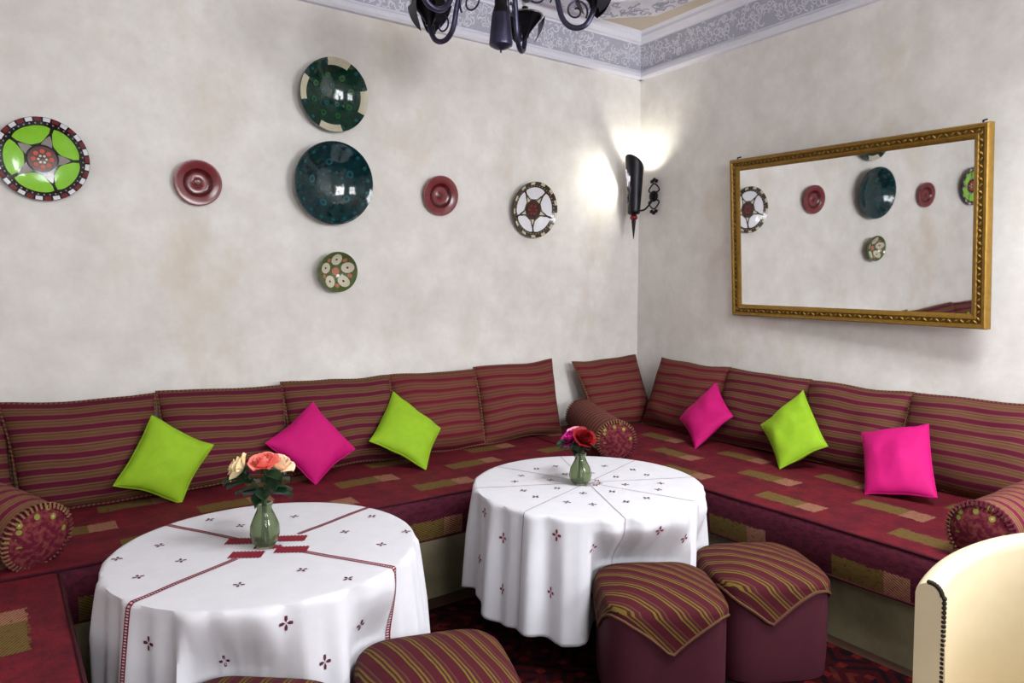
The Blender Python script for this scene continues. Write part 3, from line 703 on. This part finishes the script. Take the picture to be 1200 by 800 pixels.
# ------------------------------------------------------------------ poufs with draped striped covers
def pouf(c, rz, label, w_=.44, h=.40, dropmax=.15, ph=0, stripe_ang=PI/4, mat='stripe_otto', tipbias=0):
    t = thing('pouf', label, 'pouf', (c[0], c[1], .016), rz, 'square poufs with striped covers'); k = 4.2; a = w_/2
    def se(q, s=1): 
        cq, sq = math.cos(q), math.sin(q); r = a*s/((abs(cq)**k+abs(sq)**k)**(1/k)); return Vector((r*cq, r*sq, 0))
    mb = MB(); hs = [0, .004, .02, .1, .2, h-.08, h-.05, h-.025, h-.01, h]; sc = [.94, .97, .985, 1, 1, 1, .995, .975, .94, .88]
    n = 64; vs_ = [se(2*PI*j/n, s)+Vector((0, 0, z)) for z, s in zip(hs, sc) for j in range(n)]
    mb.add(vs_, [(i*n+j, i*n+(j+1) % n, (i+1)*n+(j+1) % n, (i+1)*n+j) for i in range(len(hs)-1) for j in range(n)]+[tuple(range(n)), tuple((len(hs)-1)*n+j for j in range(n))])
    mb.build('body', 'otto', t)
    # cover: domed top then hanging points at the middle of each side
    def drop(q):
        f = ((q-ph)/(PI/2)) % 1; tri = 1-abs(2*f-1); f2 = abs(((q-ph)/(PI/2)+.5) % 1-.5)*2   # 0 at side middle
        return .02+dropmax*max(0, 1-f2*1.1)**1.25
    n = 128; rows = [.02, .25, .5, .7, .85, .95]; vs_, uvs = [], []
    dome = lambda s: h+.008+.05*(1-s**2.6)
    ca, sa = math.cos(stripe_ang), math.sin(stripe_ang)
    def uvf(p, L): x, y = p.x/p.length*L if p.length else 0, p.y/p.length*L if p.length else 0; return (x*ca-y*sa, x*sa+y*ca)
    for s in rows:
        for j in range(n): q = 2*PI*j/n; p = se(q, s); vs_.append(p+Vector((0, 0, dome(s)+.004*noise.noise(p*12)))); uvs.append(uvf(p, p.length))
    nr_ = 9
    for i in range(nr_+1):
        for j in range(n):
            q = 2*PI*j/n; p = se(q, 1); d = drop(q)*i/nr_; rb = .03
            if i == 0: pp = se(q, .985); z = dome(.985)-.004
            else:
                o_ = 1+.018+.012*min(1, d/.03)+.006*math.sin(5*q+d*20)*min(1, d/.06); pp = p*o_; z = h-.002-d
            vs_.append(pp+Vector((0, 0, z)))
            # on the hanging part the weave runs on straight down the face
            ax = Vector((math.copysign(abs(p.x/a)**(k-1), p.x), math.copysign(abs(p.y/a)**(k-1), p.y), 0)).normalized()
            e_ = p+ax*d; uvs.append((e_.x*ca-e_.y*sa, e_.x*sa+e_.y*ca))
    R_ = len(rows)+nr_+1
    mb = MB(); mb.add(vs_, [(i*n+j, i*n+(j+1) % n, (i+1)*n+(j+1) % n, (i+1)*n+j) for i in range(R_-1) for j in range(n)]+[tuple(range(n))], uvs)
    cv = mb.build('cover', mat, t, True, 0, None, 70)
    MB().tube([vs_[(R_-1)*n+j] for j in range(0, n, 2)], .006, 6, True).build('piping', 'piping_otto', cv)
    return t
M['piping_otto'] = plain('brown cord', S(96, 64, 46), .8, .2, .2, 200, .2)
yawb = math.atan2(RT.y, RT.x)
pouf(pf[0].xy, PFR[0], 'maroon square pouf with striped cover before the table with red roses', h=PH, ph=-.03, dropmax=.125)
pouf(pf[1].xy, PFR[1], 'maroon square pouf with striped cover standing close to the bench below the mirror', h=PH, ph=-.22, dropmax=.12)
pouf(pf[2].xy, PFR[2], 'striped pouf standing by the cloth with broad red ladder bands', w_=.45, h=PH, stripe_ang=PI/4+.5)
pouf(pf[3].xy, PFR[3], 'striped pouf pushed under the cloth edge, only its top showing', h=PFH[3], stripe_ang=PI/4+.6)

# ------------------------------------------------------------------ cream tub chair
def chair():
    E_ = atd(1090, 690, 1.80); fd = (-RT*.93-FH*.37).normalized(); ld = Vector((-fd.y, fd.x, 0)); ld = ld if ld.dot(FH) > 0 else -ld
    r, th = .285, .03; q0 = math.radians(66)
    cen = Vector((E_.x, E_.y, 0))-fd*(r*math.cos(q0))-ld*(r*math.sin(q0))
    t = thing('tub_chair', 'cream leather tub chair with dark nailhead trim beside the bench', 'chair', cen)
    def W(q, rr, z): return fd*(rr*math.cos(q))+ld*(rr*math.sin(q))+Vector((0, 0, z))
    qs = [q0+(2*PI-2*q0)*i/48 for i in range(49)]
    top = lambda q: .775+.135*(math.sin(PI*(q-q0)/(2*PI-2*q0)))**1.0
    sec = [(-th, None)]  # inner face up, rounded rim, outer face down
    mb = MB(); vs_ = []; rows = 0
    for q in qs:
        zt = top(q); pr_ = [(-th, .30)]+[(-th-.012*math.sin(PI*k/6), .34+(zt-.03-.34)*k/6) for k in range(7)]
        pr_ += [(-th*math.cos(PI*k/8), zt-.03+.03*math.sin(PI*k/8)) for k in range(1, 8)]
        pr_ += [(th, zt-.03-(zt-.03-.30)*k/6) for k in range(7)]
        rows = len(pr_)
        for d, z in pr_: vs_.append(W(q, r*(1+.04*(z-.5))+d, z))
    fs = [(i*rows+j, (i+1)*rows+j, (i+1)*rows+(j+1) % rows, i*rows+(j+1) % rows) for i in range(48) for j in range(rows)]
    fs += [tuple(range(rows)), tuple(48*rows+j for j in range(rows))]
    mb.add(vs_, fs); mb.build('back_shell', 'cream', t, True, 0, None, 60)
    for i, sgn in ((0, 1), (48, -1)):
        q = qs[i]; tg = (W(q+.01*sgn, r, 0)-W(q, r, 0)).normalized(); mb = MB(); zt = top(q)
        path = [W(q, r*(1+.04*(z-.5))-th-.004, z)+tg*.004 for z in [.32+k*(zt-.03-.32)/36 for k in range(37)]]
        path += [W(q, r*(1+.04*(zt-.5))-th*math.cos(PI*k/16), zt-.03+.032*math.sin(PI*k/16))+tg*.004 for k in range(1, 9)]
        for p in path: mb.sphere(p, .0066, 6, (1, 1, 1))
        tag(mb.build('nailhead_trim', 'nail', t), kind='stuff')
    mb = MB(); mb.add([W(2*PI*k/40, .235 if abs(((2*PI*k/40+PI) % (2*PI))-PI) > 1.0 else .26, z) for z in (.30, .46) for k in range(40)], [tuple(range(40)), tuple(range(40, 80))]+[(k, (k+1) % 40, 40+(k+1) % 40, 40+k) for k in range(40)])
    mb.build('seat', 'cream', t, True)
    for sx in (-1, 1):
        for sy in (-1, 1):
            p = fd*(.17*sx)+ld*(.17*sy); MB().tube([p*1.12+Vector((0, 0, .016)), p+Vector((0, 0, .31))], [.014, .022], 8).build('leg', 'wood', t)
chair()

# ------------------------------------------------------------------ wall plates
class Plate:
    def __init__(s, px_, R, depth, prof, body, label, group='ceramic plates on the wall', tilt=7):
        p = ony(*px_, -depth); s.R = R; s.prof = prof
        rot = Matrix.Rotation(math.radians(90), 4, 'X')
        s.t = thing('wall_plate', label, 'plate', (p.x, -.001, p.z), 0, group)
        # lathe local: axis -Y
        s.mx = Matrix.Translation((0, -.004, 0)) @ Matrix.Rotation(math.radians(tilt), 4, 'X') @ Matrix.Rotation(math.radians(90), 4, 'X')
        back = [(.001, -.002), (R*.45, -.002), (R*.5, .004)]
        s.h = prof
        pts = [(R*a, R*b_) for a, b_ in prof]
        outer = back+[(R*prof[-1][0]+.001, pts[-1][1]-.012)]
        pl = [(.0005, pts[0][1])]+pts[1:] if pts[0][0] < 1e-6 else pts
        MB().lathe(outer+pl[::-1], 56, s.mx).build('body', body, s.t, True, 0, None, 50)
    def z(s, r):
        r = r/s.R; P = s.h
        for (a, b_), (c, d) in zip(P, P[1:]):
            if a <= r <= c: return s.R*(b_+(d-b_)*((r-a)/(c-a) if c > a else 0))
        return s.R*P[-1][1]
    def pt(s, r, th, e=.0015): return s.mx @ Vector((r*math.cos(th), r*math.sin(th), s.z(r)+e))
    def sector(s, mb, th0, th1, r0f, r1f, nt_=10, nr_=5, e=.0018):
        mb.grid(lambda u, v_: s.pt(s.R*(r0f(u)+(r1f(u)-r0f(u))*v_), th0+(th1-th0)*u, e), nt_, nr_)
    def disc(s, mb, r, th, rad, e=.003, n=10, sy=1):
        cx, cy = r*math.cos(th), r*math.sin(th); P = []
        for k in range(n): q = 2*PI*k/n; x, y = cx+rad*math.cos(q)*math.cos(th)-rad*sy*math.sin(q)*math.sin(th), cy+rad*math.cos(q)*math.sin(th)+rad*sy*math.sin(q)*math.cos(th); P.append(s.pt(math.hypot(x, y), math.atan2(y, x), e))
        P.append(s.pt(r, th, e)); mb.add(P, [(k, (k+1) % n, n) for k in range(n)])
    def ringband(s, a, b_, name, mat, e=.0015): mb = MB(); s.sector(mb, 0, 2*PI, lambda u: a, lambda u: b_, 56, 4, e); mb.build(name, mat, s.t)
shallow = [(0, .10), (.3, .105), (.6, .14), (.8, .20), (.92, .26), (1, .29)]
deep = [(0, .12), (.2, .125), (.4, .15), (.6, .21), (.78, .29), (.92, .36), (1, .385)]
def star_plate(px_, R, label, panel, body, seg, star, ph):
    p = Plate(px_, R, .05, shallow, body, label)
    for k in range(5):
        c = ph+2*PI*k/5; hw = 2*PI/5*.46; mb = MB()
        p.sector(mb, c-hw, c+hw, lambda u: .38+.27*abs(2*u-1)**3.6, lambda u: .80-.03*abs(2*u-1)**6, 14, 5, .0025); mb.build('glazed_panel', panel, p.t)
        if star:
            mb = MB(); d = ph+2*PI*(k+.5)/5
            p.sector(mb, d-.34, d+.34, lambda u: .35, lambda u: .36+.24*(1-abs(2*u-1)), 10, 3, .0022); mb.build('star_point', star, p.t)
    mb = MB(); ns = 32 if seg else 26
    for k in range(ns):
        if k % 2: p.sector(mb, 2*PI*k/ns, 2*PI*(k+.8)/ns, lambda u: .9, lambda u: .99, 3, 2, .003)
    if seg: tag(mb.build('rim_segments', seg[0], p.t), kind='stuff'); mb = MB()
    if seg:
        for k in range(ns):
            if k % 2 == 0: p.sector(mb, 2*PI*k/ns, 2*PI*(k+.8)/ns, lambda u: .9, lambda u: .99, 3, 2, .003)
        tag(mb.build('rim_segments', seg[1], p.t), kind='stuff')
    else: tag(mb.build('rim_segments', 'silver', p.t), kind='stuff')
    mb = MB()
    for k in range(44): p.disc(mb, p.R*.855, 2*PI*k/44, p.R*.022, .0035, 6)
    tag(mb.build('bead_ring', 'grey_glaze', p.t), kind='stuff')
    return p
p = star_plate((50, 185), .186, 'round plate with five lime green glazed panels and red rim', 'lime_glaze', 'black_glaze', ('white_glaze', 'red_glaze'), 'grey_glaze', .65)
p.ringband(.0, .31, 'medallion', 'oxblood', .003)
mb = MB()
for k in range(8): p.disc(mb, p.R*.19, 2*PI*k/8, p.R*.055, .005, 10)
mb.build('medallion_petals', 'orange_glaze', p.t)
mb = MB()
for k in range(6): p.disc(mb, p.R*.085, 2*PI*k/6, p.R*.03, .005, 8)
mb.build('medallion_dots', 'ivory_glaze', p.t)
p = star_plate((627, 245), .19, 'round plate with five white panels round a dark red centre', 'white_glaze', 'brown_glaze', None, 'ivory_glaze', .33)
p.ringband(.0, .27, 'medallion', 'oxblood', .004)
mb = MB()
for k in range(6): p.disc(mb, p.R*.15, 2*PI*k/6, p.R*.045, .0055, 8)
mb.build('medallion_petals', 'red_glaze', p.t)
# pentagram lines
mb = MB()
for k in range(5):
    a1, a2 = .33+2*PI*(k+.5)/5, .33+2*PI*(k+2.5)/5; A_ = Vector((math.cos(a1), math.sin(a1)))*p.R*.62; B_ = Vector((math.cos(a2), math.sin(a2)))*p.R*.62
    mb.tube([p.pt((A_.lerp(B_, i/10)).length, math.atan2(*(A_.lerp(B_, i/10)).yx), .003) for i in range(11)], .004, 5)
    mb.tube([p.pt(p.R*rr, a1, .003) for rr in (.6, .7, .82)], .006, 5)
mb.build('star_lines', 'brown_glaze', p.t)
redp = [(0, .20), (.12, .20), (.17, .16), (.30, .15), (.42, .15), (.52, .17), (.60, .245), (.66, .27), (.85, .29), (.97, .315), (1, .31)]
for px_, R, lb in (((232.5, 213), .116, 'small brick red plate between the lime panel plate and the teal plates'), ((517, 228.5), .123, 'small brick red plate between the teal plates and the white star plate')):
    p = Plate(px_, R, .04, redp, 'red_glaze', lb); p.ringband(.44, .62, 'dark_ring', 'oxblood'); p.ringband(0, .13, 'boss', 'oxblood', .002)
p = Plate((391, 110), .200, .06, deep, 'green_dk', 'deep green plate with four silver rim pieces, topmost on the wall')
for k in range(4):
    mb = MB(); p.sector(mb, PI/2*k-.1-.36, PI/2*k-.1+.36, lambda u: .80, lambda u: .995, 8, 3, .0025); mb.build('silver_rim_piece', 'silver', p.t)
for n_, rr, rad, mat_ in ((8, .56, .085, 'green_md'), (8, .56, .04, 'green_dk'), (12, .9, .05, 'teal_lt'), (5, .27, .07, 'teal_lt'), (5, .27, .03, 'green_dk')):
    mb = MB()
    for k in range(n_):
        th = 2*PI*k/n_+.3
        if rr > .85 and abs(((th+.1+PI/4) % (PI/2))-PI/4) < .36: continue
        p.disc(mb, p.R*rr, th, p.R*rad, .003 if 'dk' not in mat_ else .0042, 9)
    tag(mb.build('painted_flowers', mat_, p.t), kind='stuff')
p = Plate((391, 213), .230, .07, deep, 'teal', 'largest plate, deep teal with painted flowers, in the middle of the wall')
for n_, rr, rad, mat_ in ((5, .52, .085, 'teal_lt'), (5, .52, .04, 'teal'), (18, .88, .042, 'teal_lt'), (10, .3, .035, 'teal_lt')):
    mb = MB()
    for k in range(n_): p.disc(mb, p.R*rr, 2*PI*k/n_+.5, p.R*rad, .003 if mat_ != 'teal' else .0042, 9, 1.2)
    tag(mb.build('painted_flowers', mat_, p.t), kind='stuff')
bowl = [(0, .18), (.3, .2), (.55, .3), (.75, .44), (.9, .58), (1, .64)]
p = Plate((395.5, 317), .115, .06, bowl, 'olive_glaze', 'small green rimmed bowl with ivory petals below the teal plates')
for k in range(5):
    th = 2*PI*k/5+.35; mb = MB(); p.disc(mb, p.R*.6, th, p.R*.29, .003, 12, .95); mb.build('painted_petal', 'ivory_glaze', p.t)
mb = MB()
for k in range(5): p.disc(mb, p.R*.6, 2*PI*k/5+.35, p.R*.055, .0045, 8)
mb.build('petal_dots', 'oxblood', p.t)
mb = MB()
for k in range(5): p.disc(mb, p.R*.7, 2*PI*(k+.5)/5+.35, p.R*.11, .003, 8)
p.disc(mb, .0005, 0, p.R*.2, .003, 10); mb.build('painted_buds', 'salmon_glaze', p.t)

# ------------------------------------------------------------------ mirror
def mirror():
    tl, tr_, br, bl = ((857, 188), (1163, 142), (1158, 386), (860, 369))
    az, tilt = math.radians(6.0), math.radians(3)
    nm = Vector((-math.cos(tilt)*math.cos(az), math.cos(tilt)*math.sin(az), -math.sin(tilt)))
    c0 = RW @ Vector((-.10, -1.66, 1.83))
    q = [onplane(*z_, c0, nm) for z_ in (bl, br, tr_, tl)]
    base = (q[0]+q[1])/2; q = [p-base for p in q]
    t = thing('wall_mirror', 'large rectangular mirror in a carved gilt frame', 'mirror', base)
    fw = .078; cen = sum(q, Vector())/4
    def inset(d):
        W = (q[1]-q[0]).length; H = (q[3]-q[0]).length; out = []
        for u, v_ in ((d/W, d/H), (1-d/W, d/H), (1-d/W, 1-d/H), (d/W, 1-d/H)): out.append((q[0].lerp(q[1], u)).lerp(q[3].lerp(q[2], u), v_))
        return out
    I = inset(fw-.004); MB().add([p+nm*.004 for p in I], [(0, 1, 2, 3)]).build('mirror_glass', 'mirror', t, False)
    MB().add([p-nm*.02 for p in inset(.01)], [(0, 1, 2, 3)]).build('backing_board', 'wood', t, False)
    prf = [(0, -.022), (0, .012), (.008, .024), (.022, .022), (.028, .014), (.046, .014), (.052, .02), (.06, .018), (.074, .006), (fw, .002)]
    rings = [[p+nm*h for p in inset(d)] for d, h in prf]
    for s in range(4):
        mb = MB(); s2 = (s+1) % 4; vs_ = [r_[k] for r_ in rings for k in (s, s2)]
        mb.add(vs_, [(2*i, 2*i+1, 2*i+3, 2*i+2) for i in range(len(prf)-1)]); mb.build('frame_rail', 'gold', t, True, 0, None, 40)
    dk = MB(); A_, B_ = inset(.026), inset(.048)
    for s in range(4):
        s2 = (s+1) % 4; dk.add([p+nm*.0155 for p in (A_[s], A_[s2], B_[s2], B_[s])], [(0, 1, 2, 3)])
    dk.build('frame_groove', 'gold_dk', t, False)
    orn = MB(); mid = inset(.037); out = inset(.014)
    for s in range(4):
        s2 = (s+1) % 4; a, b_ = mid[s], mid[s2]; L = (b_-a).length; n = int(L/.030); d = (b_-a).normalized(); sd = d.cross(nm)
        ax = Matrix((d, sd, nm)).transposed().to_4x4()
        for k in range(n):
            p = a.lerp(b_, (k+.5)/n); sc = Matrix.Translation(p+nm*.017) @ ax @ Matrix.Rotation(.7 if k % 2 else -.7, 4, 'Z') @ Matrix.Diagonal((.013, .006, .007, 1))
            orn.lathe([(max(1e-3, math.sin(PI*i/5)), -math.cos(PI*i/5)) for i in range(6)], 6, sc)
    tag(orn.build('carved_ornament', 'gold', t), kind='stuff')
    I2 = inset(.03)
    for s, (f) in ((3, .04), (2, .04)):
        p = inset(.0)[s]+(inset(0)[2 if s == 3 else 3]-inset(0)[s]).normalized()*.045
        MB().tube([p-nm*.01-Vector((0, 0, .02)), p-nm*.01+Vector((0, 0, .012)), p-nm*.04+Vector((0, 0, .018))], .005, 6).build('hanging_hook', 'iron', t)
mirror()

# ------------------------------------------------------------------ torch sconce in the corner
def sconce():
    c = onx(743, 230, -.20); plate = onplane(767, 230, RW @ Vector((-.012, 0, 0)), n_rw)
    t = thing('wall_sconce', 'black iron torch wall sconce with red bead, lit, in the corner', 'lamp', (c.x, c.y, 0))
    c0 = Vector((0, 0, 0)); z0, zt = 2.05, 2.40; ga = math.radians(150)
    mb = MB(); nq, nz = 56, 22
    hv = -RT-FH*.8; hi = math.atan2(hv.y, hv.x)
    def rim(q): return .372+.055*math.cos(q-hi)
    def pt(q, v_): r = .042+.024*v_; return Vector((r*math.cos(q), r*math.sin(q), z0+.008+rim(q)*v_))
    vs_ = [pt(2*PI*i/nq, j/nz) for i in range(nq) for j in range(nz+1)]; fs = []
    for i in range(nq):
        for j in range(nz):
            q = 2*PI*(i+.5)/nq; v_ = (j+.5)/nz; dq = (q-ga+PI) % (2*PI)-PI
            hw = math.radians(42)*max(0, 1-((v_-.46)/.30)**2)**.6*(1+.18*math.sin(v_*34)) if abs(v_-.46) < .30 else 0
            if abs(dq) < hw: continue
            i2 = (i+1) % nq; fs.append((i*(nz+1)+j, i2*(nz+1)+j, i2*(nz+1)+j+1, i*(nz+1)+j+1))
    mb.add(vs_, fs); o = mb.build('shade', 'iron', t, True); sm = o.modifiers.new('thick', 'SOLIDIFY'); sm.thickness = .003
    MB().lathe([(.001, z0), (.035, z0), (.044, z0+.012), (.04, z0+.02), (.001, z0+.02)], 20).build('shade_base', 'iron', t)
    MB().sphere((0, 0, z0-.022), .03, 12, (1, 1, .8)).build('glass_bead', 'redglass', t)
    MB().lathe([(.001, 1.865), (.004, 1.88), (.018, z0-.045), (.001, z0-.043)], 14).build('spike', 'iron', t)
    MB().lathe([(.001, z0+.02), (.016, z0+.02), (.016, z0+.245), (.001, z0+.245)], 14).build('candle_sleeve', 'white', t)
    b = MB().sphere((0, 0, z0+.285), .022, 12, (1, 1, 1.9)).build('bulb', 'bulb', t)
    w_ = plate-Vector((c.x, c.y, 0)); d = Y2; n_ = n_rw
    MB().tube(smoothpath([Vector((.04, -.005, z0+.03)), Vector((w_.x*.55, w_.y*.6, z0+.045)), w_+n_*.012-Vector((0, 0, .02)), w_+n_*.004], 6), .007, 8).build('bracket_arm', 'iron', t)
    br = MB(); br.sphere(w_+n_*.01, .042, 12, (.5, 1, 1.0)); br.build('bracket_boss', 'iron', t)
    wr = MB()
    for s in (-1, 1):
        wr.tube(smoothpath([w_+Vector((0, 0, s*.02))+n_*.006, w_+d*.055+Vector((0, 0, s*.045))+n_*.006, w_+Vector((0, 0, s*.095))+n_*.006, w_-d*.055+Vector((0, 0, s*.045))+n_*.006, w_+Vector((0, 0, s*.02))+n_*.006], 5), .0055, 6)
        for k in (-1, 0, 1): wr.sphere(w_+Vector((0, 0, s*(.112+(.012 if k == 0 else 0))))+d*(k*.022)+n_*.006, .018, 8, (.5, 1, .8))
    wr.build('scroll_bracket', 'iron', t)
sconce()

# ------------------------------------------------------------------ chandelier
def chandelier():
    p = atd(587, 60, 3.2); t = thing('chandelier', 'black wrought iron chandelier with five scrolled arms and cups', 'chandelier', p)
    MB().lathe([(.001, -.008), (.004, -.006), (.005, .004), (.03, .012), (.051, .024), (.053, .032), (.045, .115), (.040, .16)], 28).build('drum', 'iron_blue', t)
    MB().lathe([(.04, .155), (.028, .2), (.03, .26), (.06, .30), (.06, .34), (.03, .37), (.018, .42), (.014, ZC-p.z-.06)], 20).build('stem', 'iron', t)
    MB().lathe([(.014, ZC-p.z-.07), (.06, ZC-p.z-.04), (.075, ZC-p.z), (.001, ZC-p.z)], 24).build('ceiling_rose', 'iron', t)
    a0 = math.atan2(RT.y, RT.x); dz = 2.666-2.563
    arm0 = None
    def V(r, z): return Vector((r, 0, z))
    arm = MB(); path = smoothpath([V(.04, .32), V(.13, .385), V(.215, .34), V(.248, .24), V(.27, .155), V(.30, .116), V(.338, .104), V(.378, .118), V(.405, .16), V(.415, .20)], 6)
    arm.tube(path, .0125, 10); arm_o = arm.build('arm', 'iron_blue', t)
    sp = MB(); sp.tube([V(.335, .178)+V(math.cos(q), math.sin(q))*(.054-.0075*(q+.6)/1.5) for q in [-.6+.22*k for k in range(42)]], .0045, 6); sp.build('scroll', 'iron_blue', arm_o)
    sp = MB(); sp.tube([V(.165, .25)+V(math.cos(q), math.sin(q))*(.066-.008*(q+.6)/1.5) for q in [-.6+.25*k for k in range(40)]], .0045, 6); sp.build('scroll', 'iron_blue', arm_o)
    cp = MB(); cpt = Matrix.Translation((.415, 0, .19)); cp.lathe([(.001, 0), (.018, .002), (.022, .02), (.036, .04), (.062, .075), (.088, .105), (.084, .105), (.058, .078), (.03, .046), (.001, .04)], 24, cpt); cup = cp.build('cup', 'iron', arm_o)
    rm = MB(); rm.tube([Vector((.415+.088*math.cos(2*PI*k/32), .088*math.sin(2*PI*k/32), .296)) for k in range(32)], .0045, 6, True); rm.build('cup_rim', 'steel', arm_o)
    lf = MB()
    for k in range(3):
        q = PI/3+2*PI/3*k; d = Vector((math.cos(q), math.sin(q), 0)); s = Vector((-d.y, d.x, 0)); o_ = Vector((.415, 0, .285))
        lf.grid(lambda u, v_: o_+d*(.086-.045*u+.012*math.sin(PI*u))+s*((v_-.5)*.13*(1-u)**.6)-Vector((0, 0, .125*u)), 6, 4)
    lf.build('leaf_drops', 'iron', arm_o)
    cn = MB(); cn.lathe([(.001, .23), (.016, .23), (.016, .34), (.001, .34)], 14, Matrix.Translation((.415, 0, 0))); cn.build('candle_sleeve', 'iron', arm_o)
    bl_ = MB(); bl_.lathe([(.001, .34), (.012, .342), (.018, .365), (.012, .40), (.001, .425)], 14, Matrix.Translation((.415, 0, 0))); bl_.build('bulb', 'bulb_off', arm_o)
    arm_o.rotation_euler.z = a0+math.radians(2)
    for k in range(1, 5):
        c = copytree(arm_o, t); c.rotation_euler.z = a0+math.radians(2+72*k)
chandelier()
